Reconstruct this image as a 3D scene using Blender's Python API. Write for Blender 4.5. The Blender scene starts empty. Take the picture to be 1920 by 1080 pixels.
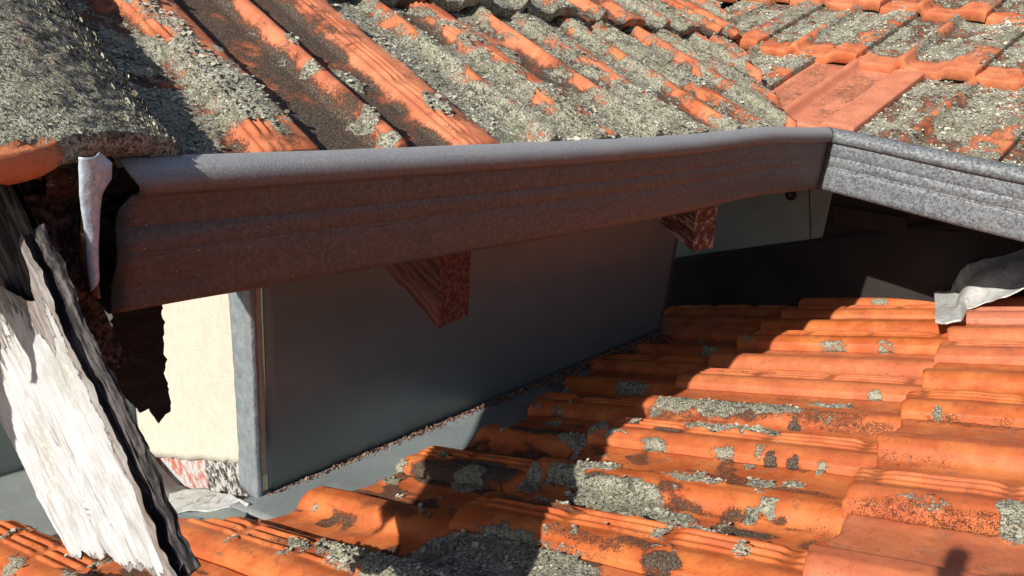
import bpy, math, numpy as np
from mathutils import Matrix, Vector

# ------------------------------------------------------------------ scene, camera, light
sc = bpy.context.scene
COL = sc.collection
S = 0.535                                   # metres per working unit
FPX = 1400.0                                # focal length in pixels of the 1920 px wide photograph
def nrm(v): v = np.asarray(v, float); return v/np.linalg.norm(v)
def cray(x, y): return np.array([x-960., y-540., FPX])/FPX
_d = nrm([-360., 3410., 1400.]); _A = nrm(cray(2380, 190))
_X = nrm(_A-(_A@_d)*_d); _Y = np.cross(-_d, _X)
W = np.array([_X, _Y, -_d])                 # camera axes (right, down, forward) -> world
cam = bpy.data.objects.new('camera', bpy.data.cameras.new('camera')); COL.objects.link(cam)
cam.data.sensor_width = 36; cam.data.lens = 36*FPX/1920; cam.data.clip_start = .01; cam.data.clip_end = 500
R3 = np.stack([W@[1, 0, 0], W@[0, -1, 0], W@[0, 0, -1]], 1)
cam.matrix_world = Matrix([list(R3[i])+[0] for i in range(3)]+[[0, 0, 0, 1]])
sc.camera = cam
SUN = nrm([1.0, -.012, -.65])                # direction the sunlight travels
w = bpy.data.worlds.new('World'); sc.world = w; w.use_nodes = True
sky = w.node_tree.nodes.new('ShaderNodeTexSky'); sky.sky_type = 'NISHITA'; sky.sun_disc = False
sky.sun_elevation = math.asin(-SUN[2]); sky.sun_rotation = math.atan2(-SUN[0], -SUN[1])
w.node_tree.links.new(sky.outputs[0], w.node_tree.nodes['Background'].inputs[0])
w.node_tree.nodes['Background'].inputs[1].default_value = .07
sun = bpy.data.objects.new('sun', bpy.data.lights.new('sun', 'SUN')); COL.objects.link(sun)
sun.data.energy = 4.6; sun.data.angle = math.radians(.53); sun.data.color = (1, .95, .87)
sun.rotation_euler = Vector(SUN).to_track_quat('-Z', 'Y').to_euler()
sc.view_settings.view_transform = 'Standard'; sc.view_settings.look = 'None'
sc.view_settings.exposure = .35; sc.view_settings.gamma = 1
sc.cycles.max_bounces = 6
rng = np.random.default_rng(7)

# ------------------------------------------------------------------ frames of the three roof planes (working units)
def wray(x, y): return W@cray(x, y)
def at_plane(x, y, N, d): q = wray(x, y); return q*d/(N@q)         # point seen at a pixel lying on N.P = d
vT = nrm(wray(2020, 246)); vR = nrm(wray(-700, 689)); LN = nrm(np.cross(vT, vR)); LN *= np.sign(LN[2])
vR = nrm(vR-(vR@vT)*vT); LD = -.60                                   # lower roof: across, down slope, normal
GA = nrm(wray(2380, 190)); UA = nrm(wray(-700, -1280)); NA = nrm(np.cross(GA, UA)); NA *= np.sign(NA[2]); UA = nrm(np.cross(NA, GA))
GB = nrm(wray(-576, -194)); UB = nrm(wray(2612, -871)); NB = nrm(np.cross(GB, UB)); NB *= np.sign(NB[2]); UB = nrm(np.cross(GB, NB)); UB *= np.sign(UB[0])
PA = np.array([.27, 1.10, -.27]); PB = np.array([2.78, 1.0, -.34])
CORNER = np.array([2.71, 1.055, -.373])

# ------------------------------------------------------------------ vectorised noise
def vnoise(P, seed=0):
    P = np.asarray(P, float); f = np.floor(P).astype(np.int64); t = P-f; t = t*t*(3-2*t); r = 0
    for i in (0, 1):
        for j in (0, 1):
            for k in (0, 1):
                h = ((f[..., 0]+i)*374761393+(f[..., 1]+j)*668265263+(f[..., 2]+k)*2147483647+seed*1274126177) & 0xffffffff
                h = ((h ^ (h >> 13))*1103515245) & 0xffffffff; h = ((h ^ (h >> 16))*2654435761) & 0xffffffff
                v = ((h >> 8) & 0xffff)/65535.
                r = r+v*(t[..., 0] if i else 1-t[..., 0])*(t[..., 1] if j else 1-t[..., 1])*(t[..., 2] if k else 1-t[..., 2])
    return r
def fbm(P, f, o=4, seed=0):
    s = 0; a = 1; n = 0
    for i in range(o): s = s+a*vnoise(np.asarray(P)*f, seed+i*17); n += a; a *= .5; f *= 2.03
    return s/n
def sstep(a, b, x): t = np.clip((x-a)/(b-a), 0, 1); return t*t*(3-2*t)

# ------------------------------------------------------------------ mesh helpers
def mesh_obj(name, V, F, mat, parent=None, attrs=None, smooth=True, origin=None):
    V = np.asarray(V, float)*S
    if origin is None: origin = V.mean(0)
    else: origin = np.asarray(origin, float)*S
    me = bpy.data.meshes.new(name)
    if len({len(f) for f in F[:1]} | {len(f) for f in F[-3:]}) == 1 and (isinstance(F, np.ndarray) or len({len(f) for f in F}) == 1):
        F = np.array([list(f) for f in F]) if not isinstance(F, np.ndarray) or F.dtype == object else F
        k = F.shape[1]
        me.vertices.add(len(V)); me.vertices.foreach_set('co', (V-origin).ravel())
        me.loops.add(F.size); me.loops.foreach_set('vertex_index', F.ravel().astype(np.int32))
        me.polygons.add(len(F)); me.polygons.foreach_set('loop_start', np.arange(0, F.size, k, dtype=np.int32))
        me.update(calc_edges=True)
    else: me.from_pydata([tuple(v) for v in V-origin], [], [tuple(int(i) for i in f) for f in F]); me.update()
    me.validate()
    me.polygons.foreach_set('use_smooth', np.full(len(me.polygons), smooth))
    for k_, a in (attrs or {}).items():
        at = me.attributes.new(k_, 'FLOAT', 'POINT'); at.data.foreach_set('value', np.asarray(a, np.float32).ravel())
    me.materials.append(mat)
    o = bpy.data.objects.new(name, me); COL.objects.link(o); o.location = origin
    if parent is not None: adopt(o, parent)
    return o
def adopt(o, parent):
    loc = Vector(o.location); o.parent = parent
    base = Vector((0, 0, 0)); p = parent
    while p is not None: base += Vector(p.location); p = p.parent
    o.location = loc-base
def thing(name, label, cat, loc, group=None):
    o = bpy.data.objects.new(name, None); COL.objects.link(o); o.location = np.asarray(loc, float)*S; o.empty_display_size = .05
    tag(o, label, cat, group); return o
def tag(o, label=None, cat=None, group=None, kind=None):
    if label: o['label'] = label
    if cat: o['category'] = cat
    if group: o['group'] = group
    if kind: o['kind'] = kind
    return o
def gridf(nr, nc, flip=False):
    i = np.arange(nr-1)[:, None]*nc+np.arange(nc-1)[None, :]
    q = np.stack([i, i+1, i+nc+1, i+nc], -1).reshape(-1, 4)
    return q[:, ::-1] if flip else q
def slab(outline, n, th, jit=0):
    """closed solid: outline (k,3) seen on top, extruded by -n*th"""
    o = np.asarray(outline, float); k = len(o); V = np.concatenate([o, o-np.asarray(n)*th])
    F = [tuple(range(k)), tuple(range(2*k-1, k-1, -1))]+[(i, i+k, (i+1) % k+k, (i+1) % k) for i in range(k)]
    return V, F
def bevel(o, wd, seg=2):
    m = o.modifiers.new('bevel', 'BEVEL'); m.width = wd; m.segments = seg; m.limit_method = 'ANGLE'; return o

# ------------------------------------------------------------------ materials
class NT:
    def __init__(s, name):
        s.m = bpy.data.materials.new(name); s.m.use_nodes = True; s.t = s.m.node_tree; s.b = s.t.nodes['Principled BSDF']
        s.pos = s.t.nodes.new('ShaderNodeNewGeometry').outputs['Position']
    def n(s, t, **k):
        o = s.t.nodes.new('ShaderNode'+t)
        for a, v in k.items(): setattr(o, a, v)
        return o
    def l(s, a, b):
        if hasattr(a, 'links') or hasattr(a, 'is_linked'): s.t.links.new(a, b)
        else: b.default_value = a if not isinstance(a, tuple) or len(a) == 4 or len(b.default_value) == 3 else a+(1,)
    def noise(s, sc_, det=4, rough=.55, dist=0, vec=None):
        o = s.n('TexNoise'); s.l(s.pos if vec is None else vec, o.inputs['Vector']); o.inputs['Scale'].default_value = sc_
        o.inputs['Detail'].default_value = det; o.inputs['Roughness'].default_value = rough; o.inputs['Distortion'].default_value = dist; return o.outputs['Fac']
    def voro(s, sc_, feat='F1', out='Distance', vec=None):
        o = s.n('TexVoronoi', feature=feat); s.l(s.pos if vec is None else vec, o.inputs['Vector']); o.inputs['Scale'].default_value = sc_; return o.outputs[out]
    def ramp(s, x, a, b, lo=0., hi=1.):
        o = s.n('MapRange', interpolation_type='SMOOTHSTEP'); s.l(x, o.inputs['Value'])
        for i, v in zip((1, 2, 3, 4), (a, b, lo, hi)): o.inputs[i].default_value = v
        return o.outputs[0]
    def math(s, op, a, b=0., c=0.):
        o = s.n('Math', operation=op)
        for i, v in enumerate((a, b, c)):
            if isinstance(v, (int, float)): o.inputs[i].default_value = v
            else: s.l(v, o.inputs[i])
        return o.outputs[0]
    def mix(s, f, a, b):
        o = s.n('Mix', data_type='RGBA')
        s.l(f, o.inputs[0]) if not isinstance(f, (int, float)) else setattr(o.inputs[0], 'default_value', f)
        for v, i in ((a, 6), (b, 7)):
            if isinstance(v, tuple): o.inputs[i].default_value = v+(1,) if len(v) == 3 else v
            else: s.l(v, o.inputs[i])
        return o.outputs[2]
    def attr(s, name): o = s.n('Attribute'); o.attribute_name = name; return o.outputs['Fac']
    def bump(s, h, dist, strength=1., nrm_=None):
        o = s.n('Bump'); s.l(h, o.inputs['Height']); o.inputs['Distance'].default_value = dist; o.inputs['Strength'].default_value = strength
        if nrm_ is not None: s.l(nrm_, o.inputs['Normal'])
        return o.outputs[0]
    def out(s, col=None, rough=None, metal=None, nrm_=None, spec=None):
        for v, k in ((col, 'Base Color'), (rough, 'Roughness'), (metal, 'Metallic'), (spec, 'Specular IOR Level')):
            if v is None: continue
            if isinstance(v, tuple): s.b.inputs[k].default_value = v+(1,)
            elif isinstance(v, (int, float)): s.b.inputs[k].default_value = v
            else: s.l(v, s.b.inputs[k])
        if nrm_ is not None: s.l(nrm_, s.b.inputs['Normal'])
        return s.m

def tile_material(name, deep, light, pinkish, rough):
    m = NT(name); big = m.noise(22, 4); fine = m.noise(520, 3, .6); mid = m.noise(120, 5, .65)
    base = m.mix(m.ramp(big, .35, .68), deep, light)
    base = m.mix(m.attr('tone'), base, pinkish)
    base = m.mix(m.ramp(mid, .52, .75, 0, .45), base, tuple(c*.62 for c in deep))
    dust = m.math('MULTIPLY', m.ramp(m.noise(45, 5, .7), .5, .72), m.ramp(m.attr('hgt'), .6, 0., 0, .5))
    base = m.mix(dust, base, (.28, .17, .11))
    # pits and black specks in the clay
    pits = m.ramp(m.voro(330), .17, .10); sel = m.ramp(m.noise(38, 3), .5, .64)
    pit = m.math('MULTIPLY', pits, sel)
    base = m.mix(m.math('MULTIPLY', pit, .75), base, (.10, .04, .025))
    pale = m.math('MULTIPLY', m.ramp(m.voro(210), .13, .07), m.ramp(m.noise(30, 3, vec=m.voro(1, out='Position') if False else None), .58, .66))
    base = m.mix(m.math('MULTIPLY', pale, .6), base, (.55, .45, .34))
    grime = m.math('MULTIPLY', m.ramp(m.noise(75, 6, .75), .50, .66), m.ramp(m.noise(13, 4, .6), .46, .60))
    base = m.mix(m.math('MULTIPLY', grime, .55), base, (.17, .075, .045))
    fleck = m.math('MULTIPLY', m.ramp(m.voro(620), .22, .12), m.ramp(m.noise(60, 3), .52, .62)); base = m.mix(m.math('MULTIPLY', fleck, .6), base, (.12, .045, .025))
    # dark crust
    cr = m.math('ADD', m.attr('crust'), m.math('ADD', m.math('MULTIPLY', m.math('SUBTRACT', m.noise(680, 4, .8), .5), 1.6), m.math('MULTIPLY', m.math('SUBTRACT', m.noise(130, 3, .6), .5), .5)))
    crm = m.ramp(cr, .42, .66)
    ccol = m.mix(m.ramp(fine, .42, .66), (.050, .034, .025), (.19, .145, .105))
    base = m.mix(crm, base, ccol)
    # lichen
    li = m.math('ADD', m.attr('lichen'), m.math('ADD', m.math('MULTIPLY', m.math('SUBTRACT', m.noise(330, 4, .75), .5), 1.1), m.math('MULTIPLY', m.math('SUBTRACT', m.noise(85, 3, .6), .5), .7)))
    lim = m.ramp(li, .47, .56)
    lobes = m.voro(430, 'SMOOTH_F1'); lf = m.noise(900, 2, .6)
    tone = m.math('ADD', m.math('MULTIPLY', lobes, -.9), m.math('MULTIPLY', lf, 1.1))
    lcol = m.mix(m.ramp(tone, -.12, .35), (.085, .078, .055), (.62, .60, .46))
    lcol = m.mix(m.ramp(m.noise(75, 4, .6), .47, .66, 0, .75), lcol, (.11, .095, .07)); lcol = m.mix(m.ramp(m.noise(28, 3), .5, .65, 0, .4), lcol, (.42, .42, .26))
    rim = m.math('MULTIPLY', m.ramp(li, .50, .56), m.ramp(li, .72, .60))
    lcol = m.mix(m.math('MULTIPLY', rim, .55), lcol, (.60, .58, .45))
    base = m.mix(lim, base, lcol)
    h = m.math('ADD', m.math('MULTIPLY', lim, m.math('ADD', .5, tone)), m.math('MULTIPLY', crm, m.math('MULTIPLY', fine, .7)))
    h2 = m.math('SUBTRACT', m.math('ADD', h, m.math('MULTIPLY', mid, .32)), m.math('MULTIPLY', pit, .3))
    rg = m.mix(m.math('MAXIMUM', lim, crm), (rough,)*3, (.95,)*3)
    return m.out(base, rg, 0., m.bump(h2, .0026), .35)
M = {}
M['tile_low'] = tile_material('lower_terracotta', (.47, .102, .026), (.63, .185, .050), (.56, .20, .125), .55)
M['tile_up'] = tile_material('upper_terracotta', (.50, .125, .045), (.68, .235, .10), (.56, .23, .15), .75)

def lichen_mat():
    m = NT('lichen_growth'); a = m.attr('shade')
    c = m.mix(a, (.13, .12, .085), (.86, .83, .67)); c = m.mix(m.ramp(m.noise(40, 3), .5, .7, 0, .45), c, (.30, .27, .2))
    return m.out(c, .95, 0., spec=.15)
M['lichen'] = lichen_mat()

def steel(name, dark, light, rough, metal, tint=None, streak=0.):
    m = NT(name); sp = m.voro(330, out='Color'); bw = m.n('RGBToBW'); m.l(sp, bw.inputs[0])
    fl = m.math('ADD', m.math('MULTIPLY', bw.outputs[0], .5), m.math('MULTIPLY', m.noise(160, 5, .7), .7))
    c = m.mix(m.ramp(fl, .3, .95), dark, light)
    c = m.mix(m.ramp(m.noise(26, 6, .7), .5, .72, 0, .55), c, tint or tuple(x*.7 for x in light))
    c = m.mix(m.ramp(m.noise(9, 5, .7), .62, .74, 0, .5), c, (.30, .22, .16))
    if streak:
        mp = m.n('Mapping'); m.l(m.pos, mp.inputs['Vector']); mp.inputs['Scale'].default_value = (.05, .05, 1.)
        c = m.mix(m.ramp(m.noise(300, 3, .6, 0, mp.outputs[0]), .5, .66, 0, streak), c, tuple(x*.5 for x in dark))
        mp2 = m.n('Mapping'); m.l(m.pos, mp2.inputs['Vector']); mp2.inputs['Scale'].default_value = (1., 1., .07)
        c = m.mix(m.ramp(m.noise(110, 4, .7, 0, mp2.outputs[0]), .58, .74, 0, .3), c, light)
        c = m.mix(m.attr('lip'), c, m.mix(m.ramp(m.noise(800, 4, .7), .35, .7), (.30, .30, .305), (.50, .50, .50)))
    wh = m.ramp(m.noise(420, 2), .70, .78, 0, .7); c = m.mix(wh, c, (.8, .8, .8))
    r = m.ramp(fl, .2, 1., rough+.13, rough-.07)
    return m.out(c, r, metal, m.bump(m.math('ADD', m.noise(700, 2), m.math('MULTIPLY', m.noise(50, 3), 2.)), .0006, .5))
M['steel'] = steel('galvanised_steel', (.075, .08, .085), (.27, .29, .30), .6, .25)
M['steel_shaded'] = steel('shaded_galvanised_steel', (.115, .095, .080), (.165, .142, .125), .5, .25, (.17, .11, .085), .18)  # darker steel copy for the shaded run, brown tile reflection put into its colour
M['steel_lip'] = None
M['strap'] = steel('bent_zinc', (.40, .47, .54), (.62, .70, .78), .5, .3)

def painted(name, col, rough, spec=.5, var=.12, bumpd=.0008, dirt=0.):
    m = NT(name); c = m.mix(m.ramp(m.noise(7, 5), .3, .7), col, tuple(x*(1-var) for x in col))
    c = m.mix(m.ramp(m.noise(55, 6, .7), .60, .75, 0, .3), c, tuple(x*.6+.03 for x in col))
    if dirt:
        c = m.mix(m.math('MULTIPLY', m.ramp(m.voro(190), .24, .12), m.ramp(m.noise(25, 4), .4, .6, 0, dirt)), c, (.42, .38, .33))
        c = m.mix(m.ramp(m.noise(160, 5, .75), .58, .68, 0, dirt), c, (.14, .09, .06))
        c = m.mix(m.ramp(m.noise(12, 5, .7), .5, .7, 0, dirt*.6), c, (.34, .33, .30))
    return m.out(c, m.ramp(m.noise(20, 3), .3, .7, rough-.05, rough+.08), 0., m.bump(m.noise(14, 3), bumpd), spec)
M['grey_wall'] = painted('satin_grey_sheet', (.18, .225, .225), .33, .75)
M['grey_tray'] = painted('grey_tray_sheet', (.24, .275, .28), .5, .4, .2, dirt=.7)
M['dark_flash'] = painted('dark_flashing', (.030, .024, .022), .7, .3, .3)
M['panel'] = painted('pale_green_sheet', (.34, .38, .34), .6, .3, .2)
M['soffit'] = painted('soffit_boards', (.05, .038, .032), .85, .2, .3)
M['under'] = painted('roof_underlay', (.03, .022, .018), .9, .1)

def render_wall():
    m = NT('cream_render'); c = m.mix(m.ramp(m.noise(60, 6, .7), .35, .7), (.72, .67, .56), (.64, .59, .49))
    c = m.mix(m.ramp(m.voro(120), .09, .03, 0, .6), c, (.45, .34, .2)); c = m.mix(m.ramp(m.noise(8, 4), .6, .75, 0, .3), c, (.6, .5, .35))
    return m.out(c, .9, 0., m.bump(m.noise(380, 4, .7), .0025), .2)
M['cream'] = render_wall()

def lead(name, a, b, dirt):
    m = NT(name); c = m.mix(m.ramp(m.noise(60, 6, .7), .35, .7), a, b)
    c = m.mix(m.ramp(m.noise(32, 5, .75, .5), .54, .64, 0, .8), c, dirt); c = m.mix(m.ramp(m.noise(140, 4, .7), .6, .7, 0, .5), c, (.07, .05, .04))
    return m.out(c, .55, .15, m.bump(m.noise(90, 5, .6), .002), .4)
M['lead'] = lead('weathered_lead', (.58, .58, .55), (.76, .76, .73), (.42, .36, .28))
M['lead_blue'] = lead('blue_grey_lead', (.20, .235, .255), (.29, .33, .35), (.26, .27, .27))
M['lead_old'] = lead('stained_white_lead', (.60, .60, .58), (.40, .42, .43), (.20, .12, .08))

def brick_base():
    m = NT('old_painted_base'); c = m.mix(m.ramp(m.noise(30, 5, .7), .42, .56), (.46, .14, .09), (.50, .52, .52))
    c = m.mix(m.ramp(m.noise(60, 5, .8), .52, .64), c, (.55, .50, .45)); return m.out(c, .8, 0., m.bump(m.noise(150, 4), .003))
M['brickbase'] = brick_base()
def flaky():
    m = NT('black_flaking_bitumen'); f = m.noise(70, 6, .7, .6); c = m.mix(m.ramp(f, .45, .56), (.05, .035, .03), (.52, .50, .47))
    return m.out(c, .8, 0., m.bump(f, .004))
M['flaky'] = flaky()

def wood(name, mode, axis):
    """axis: grain direction in world space"""
    m = NT(name); d = nrm(axis); q = Vector(d).to_track_quat('X', 'Z').inverted()
    mp = m.n('Mapping', vector_type='POINT'); m.l(m.pos, mp.inputs['Vector']); mp.inputs['Rotation'].default_value = q.to_euler()
    mp.inputs['Scale'].default_value = (1., 1., 1.)
    st = m.n('Mapping'); m.l(mp.outputs[0], st.inputs['Vector']); st.inputs['Scale'].default_value = (.10, 1., 1.)
    g = m.noise(160, 6, .7, .3, st.outputs[0]); g2 = m.noise(420, 4, .7, 0, st.outputs[0])
    st2 = m.n('Mapping'); m.l(mp.outputs[0], st2.inputs['Vector']); st2.inputs['Scale'].default_value = (.3, 1., 1.)
    p = m.noise(60, 6, .72, .6, st2.outputs[0])
    if mode == 'white':
        wd = m.mix(m.ramp(g, .4, .65), (.22, .17, .14), (.42, .40, .38))
        c = m.mix(m.ramp(g2, .4, .7), (.56, .56, .56), (.70, .70, .69))
        c = m.mix(m.ramp(g, .52, .68, 0, .7), c, (.27, .26, .245)); c = m.mix(m.ramp(m.noise(24, 5, .7), .48, .66, 0, .5), c, (.33, .33, .31))
        c = m.mix(m.math('MULTIPLY', m.ramp(m.noise(16, 3), .53, .66), m.ramp(m.noise(230, 4, .75), .42, .6, 0, .75)), c, (.42, .41, .33))
        bare = m.ramp(m.math('ADD', m.math('ADD', p, m.attr('bare')), m.math('MULTIPLY', m.math('SUBTRACT', g, .5), .25)), .72, .76)
        c = m.mix(bare, c, wd); c = m.mix(m.math('MULTIPLY', m.attr('bare'), m.ramp(g2, .4, .6, .3, 1.)), c, (.10, .09, .08)); h = m.math('ADD', m.math('MULTIPLY', g, .8), m.math('MULTIPLY', bare, -.8))
        return m.out(c, .75, 0., m.bump(h, .0028), .25)
    if mode == 'rot':
        c = m.mix(m.ramp(g, .42, .66), (.018, .016, .018), (.17, .15, .14)); c = m.mix(m.ramp(p, .56, .62, 0, .9), c, (.012, .011, .013))
        return m.out(c, .85, 0., m.bump(m.math('ADD', g, p), .0018), .25)
    c = m.mix(m.ramp(g, .38, .66), (.085, .028, .02), (.25, .11, .085))
    c = m.mix(m.ramp(g2, .58, .7, 0, .5), c, (.36, .24, .20))
    if mode == 'peel': c = m.mix(m.ramp(p, .53, .56), c, (.46, .37, .32))
    return m.out(c, .8, 0., m.bump(m.math('ADD', g, m.math('MULTIPLY', p, .6)), .0025), .3)

# ------------------------------------------------------------------ tiles
TH = .045
_pq = np.array([0, .02, .06, .12, .27, .31, .345, .38, .44, .475, .51, .55, .67, .70, .735, .77, .80, .88, .93, .96, .985, 1.0])
_ph = np.array([.10, .10, .02, 0, 0, .14, .74, .97, .95, .72, .14, 0, 0, .16, .74, .84, .86, .90, .96, .86, .66, .52])
_qq = np.linspace(0, 1, 801); _hh = np.interp(_qq, _pq, _ph); _k = np.hanning(25); _hh = np.convolve(np.pad(_hh, 12, 'edge'), _k/_k.sum(), 'valid')
_uq = np.array([0, .015, .04, .07, .30, .325, .355, .40, .43, .455, .70, .725, .75, .93, .96, .985, 1.0])
_uh = np.array([.10, .10, .03, 0, 0, .25, .90, 1.0, .30, 0, 0, .25, .62, .74, .72, .66, .60])
_h2 = np.interp(_qq, _uq, _uh); _k2 = np.hanning(17); _h2 = np.convolve(np.pad(_h2, 8, 'edge'), _k2/_k2.sum(), 'valid')
def profile(q, up=False): return np.interp(q, _qq, _h2 if up else _hh)
LOBES = []; DRY = []
def resolve(*specs):
    # put every growth on the tile surface that shows at its place
    P = np.concatenate(DRY); c = P@W; c = c[c[:, 2] > .1]; P = P[(P@W)[:, 2] > .1]; px = c[:, :2]/c[:, 2:]*FPX+[960, 540]; dd = np.linalg.norm(P, axis=1)
    for L in specs:
        for i, (xy, ra, rb_, s_) in enumerate(L):
            e = np.hypot(*(px-xy).T); k = np.where(e < max(7, e.min()+1))[0]; L[i] = (P[k[dd[k].argmin()]], ra, rb_, s_)
    DRY.clear()
def make_tile(parent, O, ex, ev, en, wid, gauge, L, res, mask, mat, tone=0., tilt=.035, vend=None, H=TH, thick=.03, seed=0, lobes=1., endnoise=.004, relief=1., up=False, clip=None, ribh=1., dry=False):
    """O: upper left corner of the tile on the roof base plane; ex to the right, ev down the slope, en out of the roof"""
    r = np.random.default_rng(seed); nc = int(wid/res)+1; nr = int(L/res)+1
    q = np.linspace(0, 1, nc); q = np.sort(np.concatenate([q, np.linspace(.752, .90, 34 if not up else 16)])); q = q[np.concatenate([[True], np.diff(q) > 1e-5])]; nc = len(q); u = q*wid*(.985 if up else .990); h = profile(q, up)
    yaw = r.normal(0, .004); lift = r.normal(0, .0025)
    V0 = np.linspace(0, 1, nr)
    vmax = np.full(nc, L) if vend is None else np.minimum(L, vend(u))
    vmax = vmax+endnoise*2*(vnoise(np.stack([u*30, u*0+seed, u*0], 1), seed)-.5)
    vv = V0[:, None]*vmax[None, :]; uu = np.broadcast_to(u, vv.shape); hh = np.broadcast_to(h*H, vv.shape).copy()
    # thin interlock ribs with breaks
    f = (vv/gauge)
    brk = 1-np.maximum.reduce([np.exp(-((f-c-.0)/.022)**2) for c in (.12, .42, .72, 1.02)])
    for c_ in (.79, .832, .874): hh += .0085*ribh*np.exp(-(np.abs(q-c_)/.0105)**3)[None, :]*brk*(1 if c_ != .874 else .7)*(.55 if up else 1.)*(.25+.75*sstep(.004, .035, vmax[None, :]-vv))
    hh -= .003*np.exp(-((q-.76)/.01)**2)[None, :]
    hh += tilt*vv/gauge+lift+yaw*(vv-L)*0
    hh += .0022*(fbm(np.stack([uu, vv, vv*0+seed*.37], -1), 11, 2, seed)-.5)*2
    e = sstep(.010, 0, vmax[None, :]-vv); hh -= .0030*e*e
    if up: rows_v = [vmax+.0012, vmax+.002, vmax+.0025, vmax+.002, vmax-.002]; rows_d = [.0012, .003, .016, thick-.003, thick]
    else: rows_v = [vmax+.0018, vmax+.003, vmax+.0035, vmax+.003, vmax-.002]; rows_d = [.002, .0055, .02, thick-.003, thick]
    for a, d in zip(rows_v, rows_d):
        vv = np.vstack([vv, a[None, :]]); uu = np.vstack([uu, u[None, :]])
        hh = np.vstack([hh, (hh[nr-1]-d)[None, :]])
    # side skirts
    def col(c, du, dh): return (uu[:, c]+du)[:, None], (vv[:, c])[:, None], (hh[:, c]+dh)[:, None]
    a1 = col(0, -.001, -.012); b1 = col(-1, .0012, -.003); b2 = col(-1, .0012, -.034)
    uu, vv, hh = [np.hstack([a1[i], x, b1[i], b2[i]]) for i, x in enumerate((uu, vv, hh))]
    qf = np.concatenate([[0], q, [1, 1]]); hq = np.broadcast_to(profile(qf, up), uu.shape)
    P = np.asarray(O)+uu[..., None]*ex+vv[..., None]*ev+hh[..., None]*en
    if dry: DRY.append(P[:nr, 1:-2].reshape(-1, 3)); return
    lich, crust = mask(P.reshape(-1, 3), uu.ravel(), vv.ravel(), hq.ravel(), L, r)
    lich = lich.reshape(uu.shape); crust = crust.reshape(uu.shape)
    bumpy = fbm(P, 95, 2, 5); lm = sstep(.42, .62, lich+(fbm(P, 60, 3, 9)-.5)*.5)
    P = P+en*((lm*(.0015+.0075*bumpy**1.2))*relief)[..., None]
    nrr, ncc = uu.shape
    if clip is not None: P = clip(P)
    make = mesh_obj('roof_tile', P.reshape(-1, 3), gridf(nrr, ncc, True), mat, parent,
                    dict(lichen=lich, crust=crust, hgt=hq, tone=np.full(uu.size, tone)), origin=O)
    # lichen thalli
    if lobes > 0:
        sel = lm[:nr, 1:-2].ravel(); PP = P[:nr, 1:-2].reshape(-1, 3)
        dens = sel*lobes*res*res*14000
        k = r.random(len(PP)) < dens
        if k.any(): LOBES.append((PP[k], np.broadcast_to(en, (k.sum(), 3)), sel[k]))
    return make

def blob_mask(P, blobs, a, b):
    """blobs: centre (3), radius along a, radius along b, strength"""
    out = np.zeros(len(P))
    for c, ra, rb, s in blobs:
        d = P-c; x = d@a/ra; y = d@b/rb; rr = np.sqrt(x*x+y*y)
        out = np.maximum(out, s*sstep(1.25, .55, rr))
    return out

# ---- lower roof -----------------------------------------------------------
def lowpt(x, y, off=0.): return at_plane(x, y, LN, LD-off)
lower = thing('tiled_roof', 'lower orange terracotta tiled roof sloping down to the grey wall, crossed by the gutter shadow', 'roof', lowpt(1400, 800, .1))
PXD = lambda c: (W.T@c)[2]/FPX
def lb(x, y, rt, rr, s=1.): return ((x, y), max(.020, rt*1.5), rr*1.3, s*1.05)
LB = [lb(985, 900, .03, .035), lb(1150, 935, .040, .10), lb(1240, 965, .025, .07, .9), lb(1060, 880, .02, .05, .95), lb(1120, 868, .02, .05, .8), lb(1085, 818, .022, .07, .95),
      lb(1350, 795, .02, .09), lb(1420, 800, .016, .05, .9), lb(1190, 782, .015, .012, .9), lb(1230, 770, .012, .03, .6), lb(1270, 750, .022, .06), lb(1340, 755, .02, .09, .9), lb(1440, 760, .016, .09, .8), lb(1560, 757, .016, .06, .85),
      lb(1640, 745, .012, .02, .7), lb(900, 1050, .075, .14, 1.1), lb(780, 1065, .07, .12, 1.), lb(1020, 1068, .05, .10, 1.), lb(690, 1040, .05, .10, .8),
      lb(560, 1012, .012, .03, .9), lb(610, 1022, .014, .03, .9), lb(1290, 890, .012, .045, .75), lb(1330, 895, .014, .03, .85), lb(1425, 903, .013, .03, .95), lb(1485, 905, .013, .025, .95),
      lb(1540, 880, .012, .012, .8), lb(1400, 870, .012, .012, .7), lb(1435, 945, .013, .018, .95), lb(1410, 970, .01, .012, .8), lb(1350, 850, .012, .02, .7),
      lb(1400, 630, .014, .025, .6), lb(1325, 655, .02, .03, .8), lb(1320, 635, .014, .02, .7), lb(1180, 720, .02, .06, .85), lb(1060, 730, .012, .014, .8), lb(1040, 790, .014, .035, .85), lb(945, 797, .012, .012, .9),
      lb(880, 890, .03, .05, .85), lb(720, 895, .012, .05, .7), lb(740, 868, .014, .03, .7), lb(1755, 775, .008, .008, .8), lb(1740, 935, .010, .04, .55), lb(1660, 640, .010, .03, .6), lb(1560, 640, .010, .04, .6), lb(1900, 970, .03, .02, .9), lb(1220, 830, .012, .03, .8),
      lb(1645, 562, .014, .03, 1.1), lb(20, 1060, .02, .03, .8)]
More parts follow.
